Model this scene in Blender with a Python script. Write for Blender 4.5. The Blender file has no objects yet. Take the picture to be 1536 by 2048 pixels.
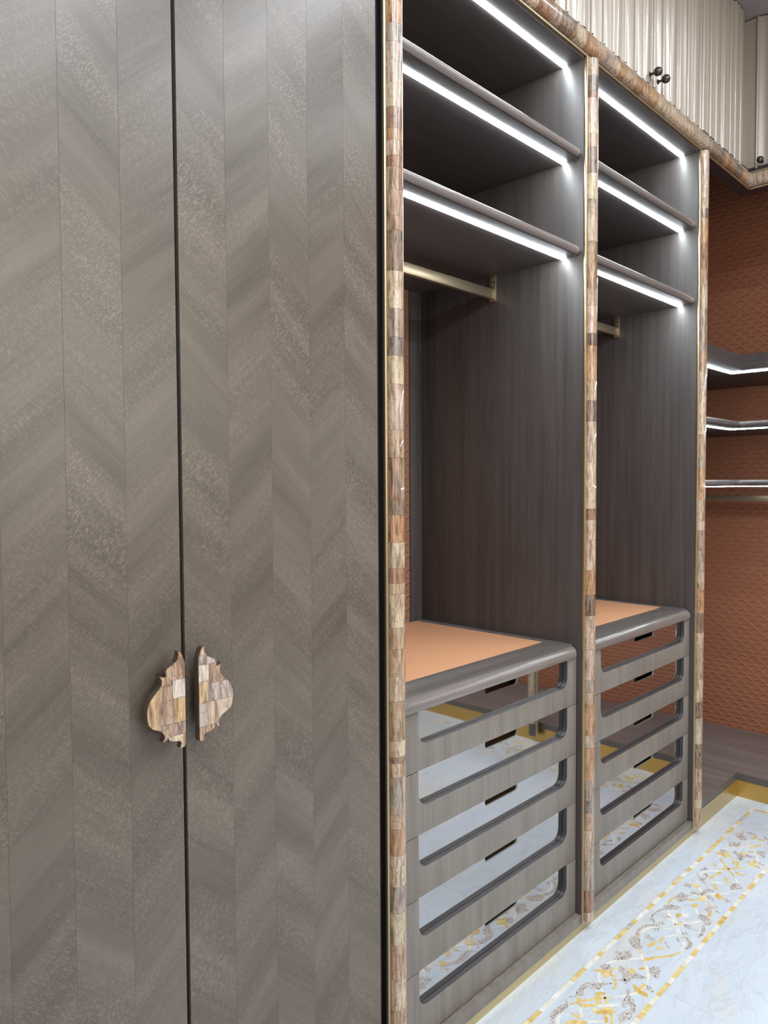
import bpy, bmesh, math, random
from mathutils import Vector, Matrix

S = bpy.context.scene
C = S.collection
PI = math.pi
rnd = random.Random(7)

# ------------------------------------------------------------------ camera, world, lights, exposure
RC = ((0.6943188754, -0.0327621030, 0.7189213753),
      (-0.7196454852, -0.0237949295, 0.6939338420),
      (-0.0056280485, -0.9991798867, -0.0400983682))   # rows: world x, y, z; columns: image right, image down, forward
CAM = Vector((0.0, -1.1, 1.364))
cam_data = bpy.data.cameras.new('camera')
cam = bpy.data.objects.new('camera', cam_data); C.objects.link(cam)
m = Matrix.Identity(4)
for r in range(3):
    m[r][0] = RC[r][0]; m[r][1] = -RC[r][1]; m[r][2] = -RC[r][2]; m[r][3] = CAM[r]
cam.matrix_world = m
cam_data.sensor_fit = 'HORIZONTAL'; cam_data.sensor_width = 36.0
cam_data.lens = 36.0 * 1484.1 / 1536.0
cam_data.clip_start = 0.02
S.camera = cam

w = bpy.data.worlds.new('room_air'); S.world = w; w.use_nodes = True
w.node_tree.nodes['Background'].inputs[0].default_value = (0.75, 0.8, 0.9, 1)
w.node_tree.nodes['Background'].inputs[1].default_value = 0.12

def area(name, loc, sx, sy, power, col, rot=(0, 0, 0)):
    d = bpy.data.lights.new(name, 'AREA'); d.shape = 'RECTANGLE'; d.size = sx; d.size_y = sy
    d.energy = power; d.color = col
    o = bpy.data.objects.new(name, d); C.objects.link(o); o.location = loc; o.rotation_euler = rot
    return o
for x, p in ((0.35, 37), (1.15, 37), (1.95, 28), (2.75, 18)):
    area('ceiling_line_light', (x, -1.65, 3.285), 0.07, 2.1, p, (0.83, 0.91, 1.0))
area('front_fill_light', (1.0, -2.96, 2.05), 3.0, 1.5, 42, (1.0, 0.96, 0.92), (PI/2, 0, 0))  # added fill to brighten the upright fronts; the front wall has no window
area('doorway_light', (-1.5, -1.7, 1.25), 1.2, 2.1, 16, (1.0, 0.90, 0.78), (0, -PI/2, 0))

S.view_settings.view_transform = 'Standard'
S.view_settings.look = 'None'
S.view_settings.gamma = 1.0
S.view_settings.use_curve_mapping = False
S.view_settings.exposure = -0.05

# ------------------------------------------------------------------ helpers
WL = {}          # world location of each object's origin at build time (roots are unrotated while building)
def put(o, loc, parent=None):
    WL[o.name] = Vector(loc)
    if parent is not None:
        o.parent = parent
        o.location = Vector(loc) - WL[parent.name]
    else:
        o.location = loc
    C.objects.link(o)

def mesh_obj(name, bm, mats, parent=None, smooth=None):
    bmesh.ops.recalc_face_normals(bm, faces=bm.faces[:])
    lo = Vector((1e9,)*3); hi = -lo
    for v in bm.verts:
        for i in range(3):
            lo[i] = min(lo[i], v.co[i]); hi[i] = max(hi[i], v.co[i])
    c = Vector(((lo.x+hi.x)/2, (lo.y+hi.y)/2, (lo.z+hi.z)/2))
    for v in bm.verts: v.co -= c
    me = bpy.data.meshes.new(name)
    bm.to_mesh(me); bm.free()
    if not isinstance(mats, (list, tuple)): mats = [mats]
    for mt in mats: me.materials.append(mt)
    if smooth is not None:
        me.polygons.foreach_set('use_smooth', [True]*len(me.polygons))
        me.set_sharp_from_angle(angle=math.radians(smooth))
    o = bpy.data.objects.new(name, me)
    put(o, c, parent)
    return o

def root(name, loc, label, cat, group=None):
    o = bpy.data.objects.new(name, None); o.empty_display_size = 0.05
    put(o, loc)
    o['label'] = label; o['category'] = cat
    if group: o['group'] = group
    return o

def structure(o, label=None):
    o['kind'] = 'structure'
    if label: o['label'] = label
    return o

def add_box(bm, x0, x1, y0, y1, z0, z1, bev=0.0, mi=0, seg=2):
    vs = [bm.verts.new((x, y, z)) for z in (z0, z1) for y in (y0, y1) for x in (x0, x1)]
    q = [(0, 2, 3, 1), (4, 5, 7, 6), (0, 1, 5, 4), (2, 6, 7, 3), (0, 4, 6, 2), (1, 3, 7, 5)]
    fs = [bm.faces.new([vs[i] for i in f]) for f in q]
    for f in fs: f.material_index = mi
    if bev > 0:
        es = list({e for f in fs for e in f.edges})
        r = bmesh.ops.bevel(bm, geom=es, offset=bev, segments=seg, affect='EDGES', profile=0.5, clamp_overlap=True)
        for f in r['faces']: f.material_index = mi

def box(name, x0, x1, y0, y1, z0, z1, mat, parent=None, bev=0.001, seg=2):
    bm = bmesh.new(); add_box(bm, x0, x1, y0, y1, z0, z1, bev, 0, seg)
    return mesh_obj(name, bm, mat, parent, 40 if bev else None)

def prism(bm, pts, axis, a0, a1, mi=0):
    """extrude a 2-D polygon along an axis: 'y' takes (x,z), 'z' takes (x,y), 'x' takes (y,z)"""
    def P(p, a):
        return {'y': (p[0], a, p[1]), 'z': (p[0], p[1], a), 'x': (a, p[0], p[1])}[axis]
    A = [bm.verts.new(P(p, a0)) for p in pts]; B = [bm.verts.new(P(p, a1)) for p in pts]
    f1 = bm.faces.new(A); f2 = bm.faces.new(B[::-1]); n = len(pts); out = [f1, f2]
    for i in range(n):
        out.append(bm.faces.new((A[i], B[i], B[(i+1) % n], A[(i+1) % n])))
    for f in out: f.material_index = mi
    return out

def loft(bm, rings, cap=True, closed=True, mi=0):
    R = [[bm.verts.new(p) for p in r] for r in rings]
    n = len(R[0])
    for a, b in zip(R, R[1:]):
        for i in range(n if closed else n-1):
            try: bm.faces.new((a[i], a[(i+1) % n], b[(i+1) % n], b[i])).material_index = mi
            except ValueError: pass
    if cap:
        bm.faces.new(R[0]).material_index = mi; bm.faces.new(R[-1][::-1]).material_index = mi
    return R

# ------------------------------------------------------------------ materials
def mat_new(name):
    mt = bpy.data.materials.new(name); mt.use_nodes = True
    nt = mt.node_tree
    return mt, nt, nt.nodes['Principled BSDF']
def N(nt, t, **kw):
    n = nt.nodes.new(t)
    for k, v in kw.items():
        if k.startswith('i_'):
            n.inputs[int(k[2:])].default_value = v
        else: setattr(n, k, v)
    return n
def math_(nt, op, a, b=None, c=None, clamp=False):
    n = nt.nodes.new('ShaderNodeMath'); n.operation = op; n.use_clamp = clamp
    for i, x in enumerate((a, b, c)):
        if x is None: continue
        if isinstance(x, (int, float)): n.inputs[i].default_value = x
        else: nt.links.new(x, n.inputs[i])
    return n.outputs[0]
def mix_rgb(nt, fac, a, b, mode='MIX'):
    n = nt.nodes.new('ShaderNodeMix'); n.data_type = 'RGBA'; n.blend_type = mode
    for i, x in ((0, fac), (6, a), (7, b)):
        if isinstance(x, (int, float)): n.inputs[i].default_value = x
        elif isinstance(x, tuple): n.inputs[i].default_value = (*x, 1) if len(x) == 3 else x
        else: nt.links.new(x, n.inputs[i])
    return n.outputs[2]
def coords(nt, rot=(0, 0, 0), scale=(1, 1, 1), jitter=True):
    tc = N(nt, 'ShaderNodeTexCoord')
    src = tc.outputs['Object']
    if jitter:
        oi = N(nt, 'ShaderNodeObjectInfo')
        j = math_(nt, 'MULTIPLY', oi.outputs['Random'], 37.0)
        va = N(nt, 'ShaderNodeVectorMath', operation='ADD')
        nt.links.new(src, va.inputs[0]); nt.links.new(j, va.inputs[1]); src = va.outputs[0]
    mp1 = N(nt, 'ShaderNodeMapping'); mp1.inputs['Rotation'].default_value = rot
    nt.links.new(src, mp1.inputs[0])
    return mp1.outputs[0]
def scaled(nt, vec, s):
    mp = N(nt, 'ShaderNodeMapping'); mp.inputs['Scale'].default_value = s
    nt.links.new(vec, mp.inputs[0]); return mp.outputs[0]
def noise(nt, vec, scale, detail=3, rough=0.5, dist=0.0):
    n = N(nt, 'ShaderNodeTexNoise'); n.inputs['Scale'].default_value = scale
    n.inputs['Detail'].default_value = detail; n.inputs['Roughness'].default_value = rough
    n.inputs['Distortion'].default_value = dist
    nt.links.new(vec, n.inputs['Vector']); return n.outputs[0]
def ramp(nt, fac, stops):
    n = N(nt, 'ShaderNodeValToRGB')
    while len(n.color_ramp.elements) < len(stops): n.color_ramp.elements.new(0.5)
    for e, (p, c) in zip(n.color_ramp.elements, stops):
        e.position = p; e.color = (*c, 1) if len(c) == 3 else c
    nt.links.new(fac, n.inputs[0]); return n.outputs[0]
def bump(nt, h, bsdf, strength=0.2, dist=0.001, sock='Normal'):
    b = N(nt, 'ShaderNodeBump'); b.inputs['Strength'].default_value = strength; b.inputs['Distance'].default_value = dist
    nt.links.new(h, b.inputs['Height']); nt.links.new(b.outputs[0], bsdf.inputs[sock])

def plain(name, col, rough=0.5, metal=0.0, coat=0.0, spec=0.5):
    mt, nt, b = mat_new(name)
    b.inputs['Base Color'].default_value = (*col, 1); b.inputs['Roughness'].default_value = rough
    b.inputs['Metallic'].default_value = metal; b.inputs['Coat Weight'].default_value = coat
    b.inputs['Specular IOR Level'].default_value = spec
    return mt

def veneer(name, dark, light, axis='x', angle=0.0, rough=0.42, fleck=0.35, bands=1.0, band_freq=26.0):
    """figured wood: grain runs along local x after the rotation; small silvery cross flecks as in lacewood"""
    mt, nt, b = mat_new(name)
    rot = {'x': (0, angle, 0), 'z': (0, PI/2, 0), 'y': (0, 0, PI/2)}[axis]
    v = coords(nt, rot)
    big = noise(nt, scaled(nt, v, (1.6, band_freq, band_freq)), 1.0, 3, 0.55, 0.3)
    fine = noise(nt, scaled(nt, v, (9, 260, 260)), 1.0, 2, 0.5, 0.2)
    patch = noise(nt, scaled(nt, v, (2.2, 11, 11)), 1.0, 2, 0.5, 0.5)
    fl = noise(nt, scaled(nt, v, (520, 150, 150)), 1.0, 1, 0.4, 0.8)
    flm = math_(nt, 'MULTIPLY', ramp(nt, fl, [(0.50, (0, 0, 0)), (0.66, (1, 1, 1))]), ramp(nt, patch, [(0.36, (0.12,)*3), (0.64, (1, 1, 1))]))
    t = math_(nt, 'ADD', math_(nt, 'MULTIPLY', math_(nt, 'SUBTRACT', big, 0.5), 1.5*bands), math_(nt, 'MULTIPLY', math_(nt, 'SUBTRACT', fine, 0.5), 0.55))
    t = math_(nt, 'ADD', t, 0.5, clamp=True)
    base = mix_rgb(nt, t, dark, light)
    col = mix_rgb(nt, math_(nt, 'MULTIPLY', flm, fleck), base, tuple(min(1, c*2.1+0.03) for c in light))
    nt.links.new(col, b.inputs['Base Color'])
    b.inputs['Roughness'].default_value = rough
    h = math_(nt, 'ADD', math_(nt, 'MULTIPLY', flm, 0.8), fine)
    bump(nt, h, b, 0.10, 0.0006)
    return mt

VD, VL = (0.078, 0.062, 0.046), (0.158, 0.131, 0.103)
M = {}
M['veneer_up'] = veneer('lacewood_rising', VD, VL, 'x', math.radians(42), 0.29, 0.20, 1.12, 17.0)
M['veneer_down'] = veneer('lacewood_falling', VD, VL, 'x', math.radians(-42), 0.29, 0.32, 1.12, 17.0)
M['wood_v'] = veneer('grey_brown_wood_upright', (0.040, 0.032, 0.030), (0.092, 0.077, 0.072), 'z', 0, 0.40, 0.10, 0.95, 46)
M['wood_h'] = veneer('grey_brown_wood_level', (0.052, 0.041, 0.039), (0.100, 0.084, 0.078), 'x', 0, 0.40, 0.12, 0.5, 30)
M['drawer'] = veneer('grey_brown_drawer_wood', (0.140, 0.120, 0.100), (0.255, 0.228, 0.198), 'z', 0, 0.36, 0.12, 0.9, 34)
M['counter'] = veneer('grey_brown_counter_wood', (0.110, 0.094, 0.086), (0.235, 0.210, 0.190), 'x', 0, 0.20, 0.10, 0.9, 34)
M['nosing'] = veneer('lighter_shelf_nosing', (0.14, 0.12, 0.11), (0.26, 0.23, 0.215), 'x', 0, 0.27, 0.12, 0.6, 40)  # nosing faces toned lighter than the rest of the shelf
M['wood_y'] = veneer('grey_brown_platform_wood', (0.12, 0.095, 0.088), (0.23, 0.19, 0.175), 'y', 0, 0.38, 0.05, 1.1, 26)
M['fascia'] = plain('dark_taupe_edge', (0.105, 0.095, 0.088), 0.4)
M['inner_edge'] = plain('dark_inner_edge', (0.045, 0.042, 0.045), 0.35)  # inner faces of the opening, coloured darker than the drawer front
M['soffit'] = plain('dark_soffit', (0.035, 0.028, 0.032), 0.45)  # one even tone, darker than the bay wood
M['dark'] = plain('near_black_recess', (0.012, 0.010, 0.012), 0.6)
M['gold'] = plain('pale_brass', (0.58, 0.47, 0.30), 0.40, 1.0)
M['gold_deep'] = plain('gold_dark_reflections', (0.62, 0.41, 0.13), 0.32, 1.0)  # side-run plinth gold, its dark reflections put into a deeper colour
M['gold_base'] = plain('brushed_brass_plinth', (0.60, 0.48, 0.25), 0.30, 1.0)
M['rail'] = plain('champagne_brass_rail', (0.46, 0.37, 0.25), 0.36, 0.85)
M['bronze'] = plain('dark_bronze', (0.10, 0.085, 0.07), 0.25, 0.9)
M['fluted'] = plain('champagne_lacquer', (0.45, 0.39, 0.32), 0.34, 0.22, 0.3)
M['ceiling'] = plain('taupe_ceiling', (0.30, 0.27, 0.28), 0.35)
M['wall'] = plain('taupe_wall', (0.42, 0.36, 0.31), 0.6)
M['lining'] = plain('dark_drawer_sides', (0.05, 0.035, 0.03), 0.5)

for k_ in ('counter', 'nosing'):
    p_ = M[k_].node_tree.nodes['Principled BSDF']; p_.inputs['Coat Weight'].default_value = 0.6; p_.inputs['Coat Roughness'].default_value = 0.18

def emit(name, col, s):
    mt, nt, b = mat_new(name)
    b.inputs['Base Color'].default_value = (0.9, 0.9, 0.9, 1)
    b.inputs['Emission Color'].default_value = (*col, 1); b.inputs['Emission Strength'].default_value = s
    return mt
M['led'] = emit('cool_white_led', (0.86, 0.95, 1.0), 58.0)

def leather(name, col, emboss, plane='yz'):
    mt, nt, b = mat_new(name)
    tc = N(nt, 'ShaderNodeTexCoord'); sp = N(nt, 'ShaderNodeSeparateXYZ'); nt.links.new(tc.outputs['Object'], sp.inputs[0])
    u = sp.outputs[1] if plane == 'yz' else sp.outputs[0]; z = sp.outputs[2]
    gr = noise(nt, tc.outputs['Object'], 520, 2, 0.6)
    if emboss:
        P, Q = 0.056, 0.023
        row = math_(nt, 'DIVIDE', z, Q)
        rf = math_(nt, 'FLOOR', row)
        t = math_(nt, 'SUBTRACT', math_(nt, 'FRACT', row), 0.5)
        off = math_(nt, 'MULTIPLY', math_(nt, 'FRACT', math_(nt, 'MULTIPLY', rf, 0.5)), 1.0)
        s = math_(nt, 'SUBTRACT', math_(nt, 'FRACT', math_(nt, 'ADD', math_(nt, 'DIVIDE', u, P), off)), 0.5)
        arch = math_(nt, 'MULTIPLY', math_(nt, 'COSINE', math_(nt, 'MULTIPLY', s, 7.5)), 0.17)
        d = math_(nt, 'DIVIDE', math_(nt, 'SUBTRACT', t, arch), 0.14)
        g = math_(nt, 'POWER', 2.718, math_(nt, 'MULTIPLY', math_(nt, 'MULTIPLY', d, d), -1.0))
        win = math_(nt, 'SUBTRACT', 1.0, math_(nt, 'MULTIPLY', math_(nt, 'POWER', math_(nt, 'ABSOLUTE', s), 3.0), 13.0), clamp=True)
        h = math_(nt, 'ADD', math_(nt, 'MULTIPLY', g, win), math_(nt, 'MULTIPLY', gr, 0.10))
        bump(nt, h, b, 0.7, 0.0045)
        b.inputs['Base Color'].default_value = (*col, 1)
    else:
        bump(nt, gr, b, 0.15, 0.0008)
        b.inputs['Base Color'].default_value = (*col, 1)
    b.inputs['Roughness'].default_value = 0.5
    return mt
M['leather_wall'] = leather('embossed_terracotta_leather', (0.35, 0.135, 0.072), True)
M['leather_back'] = leather('embossed_terracotta_leather_back', (0.30, 0.145, 0.085), True, 'xz')
M['leather_pad'] = leather('smooth_tan_leather', (0.66, 0.335, 0.175), False)

def stone(name):
    """petrified wood chip under clear resin: the chip's own colour comes from its object colour"""
    mt, nt, b = mat_new(name)
    oi = N(nt, 'ShaderNodeObjectInfo')
    v = coords(nt)
    g1 = noise(nt, scaled(nt, v, (150, 150, 18)), 1.0, 4, 0.6, 0.6)
    g2 = noise(nt, v, 38, 5, 0.65, 1.6)
    crack = noise(nt, scaled(nt, v, (90, 90, 40)), 1.0, 3, 0.6, 2.0)
    dark = mix_rgb(nt, 1.0, oi.outputs['Color'], (0.34, 0.26, 0.19), 'MULTIPLY')
    lite = mix_rgb(nt, 0.30, oi.outputs['Color'], (0.66, 0.50, 0.34))
    c = mix_rgb(nt, ramp(nt, g1, [(0.33, (0, 0, 0)), (0.56, (1, 1, 1))]), dark, lite)
    c = mix_rgb(nt, ramp(nt, g2, [(0.52, (0, 0, 0)), (0.72, (0.6,)*3)]), c, (0.40, 0.19, 0.08))
    vein = math_(nt, 'ABSOLUTE', math_(nt, 'SUBTRACT', noise(nt, scaled(nt, v, (30, 30, 20)), 1.0, 4, 0.55, 1.2), 0.47))
    c = mix_rgb(nt, ramp(nt, vein, [(0.0, (0.6,)*3), (0.018, (0, 0, 0))]), c, dark)
    c = mix_rgb(nt, ramp(nt, crack, [(0.27, (0.7,)*3), (0.33, (0, 0, 0))]), c, (0.06, 0.035, 0.025))
    nt.links.new(c, b.inputs['Base Color'])
    b.inputs['Roughness'].default_value = 0.35
    b.inputs['Coat Weight'].default_value = 1.0; b.inputs['Coat Roughness'].default_value = 0.03
    ge = N(nt, 'ShaderNodeNewGeometry')
    wv = noise(nt, scaled(nt, ge.outputs['Position'], (22, 22, 7)), 1.0, 1)
    bump(nt, wv, b, 0.22, 0.004, 'Coat Normal')
    return mt
M['stone'] = stone('petrified_wood_chip')

def marble():
    mt, nt, b = mat_new('white_onyx_marble')
    v = coords(nt)
    n1 = noise(nt, scaled(nt, v, (1.6, 3.2, 1)), 1.0, 6, 0.6, 1.2)
    n2 = noise(nt, scaled(nt, v, (3, 9, 1)), 1.0, 8, 0.65, 2.2)
    n3 = noise(nt, v, 2.0, 3, 0.5, 0.5)
    base = ramp(nt, n1, [(0.30, (0.68, 0.67, 0.62)), (0.50, (0.58, 0.65, 0.72)), (0.72, (0.68, 0.73, 0.77))])
    vein = math_(nt, 'ABSOLUTE', math_(nt, 'SUBTRACT', n2, 0.5))
    vm = ramp(nt, vein, [(0.0, (0.55,)*3), (0.022, (0, 0, 0))])
    col = mix_rgb(nt, vm, base, (0.50, 0.49, 0.50))
    col = mix_rgb(nt, ramp(nt, n3, [(0.55, (0, 0, 0)), (0.75, (0.35,)*3)]), col, (0.70, 0.63, 0.48))
    nt.links.new(col, b.inputs['Base Color'])
    b.inputs['Roughness'].default_value = 0.16
    return mt
M['marble'] = marble()

def inlay(name, a, c, line=None, freq=70):
    mt, nt, b = mat_new(name)
    v = coords(nt)
    n1 = noise(nt, v, 26, 4, 0.6, 0.8)
    col = ramp(nt, n1, [(0.32, a), (0.66, c)])
    if line:
        n2 = noise(nt, scaled(nt, v, (freq, freq*1.5, freq)), 1.0, 2, 0.5, 2.5)
        e = math_(nt, 'ABSOLUTE', math_(nt, 'SUBTRACT', n2, 0.5))
        col = mix_rgb(nt, ramp(nt, e, [(0.015, (1, 1, 1)), (0.055, (0, 0, 0))]), col, line)
    nt.links.new(col, b.inputs['Base Color'])
    b.inputs['Roughness'].default_value = 0.12; b.inputs['Coat Weight'].default_value = 0.4
    return mt
M['amber'] = inlay('amber_shell_inlay', (0.62, 0.38, 0.08), (0.84, 0.70, 0.34))
M['leafshell'] = inlay('striped_brown_shell_inlay', (0.62, 0.56, 0.52), (0.80, 0.76, 0.72), (0.085, 0.055, 0.045))
M['pearl'] = inlay('pearl_shell_inlay', (0.72, 0.68, 0.55), (0.88, 0.86, 0.82))

def glass():
    mt, nt, b = mat_new('bronze_reflective_glass')
    out = nt.nodes['Material Output']; nt.nodes.remove(b)
    tr = N(nt, 'ShaderNodeBsdfTransparent'); tr.inputs[0].default_value = (0.62, 0.60, 0.58, 1)
    gl = N(nt, 'ShaderNodeBsdfGlossy'); gl.inputs[0].default_value = (0.95, 0.93, 0.92, 1); gl.inputs['Roughness'].default_value = 0.03
    lw = N(nt, 'ShaderNodeLayerWeight'); lw.inputs[0].default_value = 0.35
    fac = math_(nt, 'ADD', math_(nt, 'MULTIPLY', lw.outputs['Fresnel'], 0.6), 0.50, clamp=True)
    mx = N(nt, 'ShaderNodeMixShader'); nt.links.new(fac, mx.inputs[0]); nt.links.new(tr.outputs[0], mx.inputs[1]); nt.links.new(gl.outputs[0], mx.inputs[2])
    nt.links.new(mx.outputs[0], out.inputs[0])
    return mt
M['glass'] = glass()
def clear():
    mt, nt, b = mat_new('glass_inner_face')
    out = nt.nodes['Material Output']; nt.nodes.remove(b)
    tr = N(nt, 'ShaderNodeBsdfTransparent'); tr.inputs[0].default_value = (0.95, 0.97, 0.96, 1)
    nt.links.new(tr.outputs[0], out.inputs[0]); return mt
M['glass_in'] = clear()
M['glass_edge'] = plain('polished_glass_edge', (0.45, 0.55, 0.53), 0.1, 0, 1.0)

# ------------------------------------------------------------------ room shell
XR, XW, YB, ZC = 3.325, 3.925, 0.65, 3.30       # face of the right run, right wall, back wall, ceiling
YF, XL = -3.0, -1.7
floor = structure(box('floor', XL, XW, YF, YB, -0.06, -0.001, M['marble'], None, 0), None)
structure(box('ceiling', XL, XW+0.1, YF, YB+0.1, ZC, ZC+0.06, M['ceiling'], None, 0))
structure(box('wall_back', XL, XW, YB, YB+0.08, -0.06, ZC, M['leather_back'], None, 0))
structure(box('wall_right', XW, XW+0.08, YF, YB+0.08, -0.06, ZC, M['leather_wall'], None, 0))
structure(box('wall_left', XL-0.08, XL, YF, YB+0.08, -0.06, ZC, M['wall'], None, 0))
structure(box('wall_front', XL-0.08, XW+0.08, YF-0.08, YF, -0.06, ZC, M['wall'], None, 0))

# marble slabs laid on the floor; the border channel lies between the outer strip and the field
BY0, BY1 = -0.086, -0.296          # outer and inner edge of the mosaic border along the wardrobes
BX0, BX1 = 3.243, 3.033            # the same along the right run
def slab(x0, x1, y0, y1, top=0.0):
    g = 0.0004
    return box('marble_slab', x0+g, x1-g, y0+g, y1-g, -0.02, top, M['marble'], floor, 0)
for a, b_ in ((XL, 0.1), (0.1, 1.24), (1.24, 2.36), (2.36, BX0)): slab(a, b_, BY0, 0.03)
slab(BX0, XR+0.02, BY0, 0.03)
for a, b_ in ((-2.1, -1.0), (-1.0, BY0), (YF, -2.1)): slab(BX0, XR+0.02, a, b_)
for a, b_ in ((XL, 0.45), (0.45, 1.35), (1.35, 2.25), (2.25, BX1)): slab(a, b_, BY1, BY0)
for a, b_ in ((BY1-0.9, BY0), (BY1-1.8, BY1-0.9), (YF, BY1-1.8)): slab(BX1, BX0, a, b_)
for a, b_ in ((XL, -0.4), (-0.4, 0.75), (0.75, 1.9), (1.9, BX1)):
    for c, d in ((-1.2, BY1), (-2.1, -1.2), (YF, -2.1)): slab(a, b_, c, d)

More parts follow.
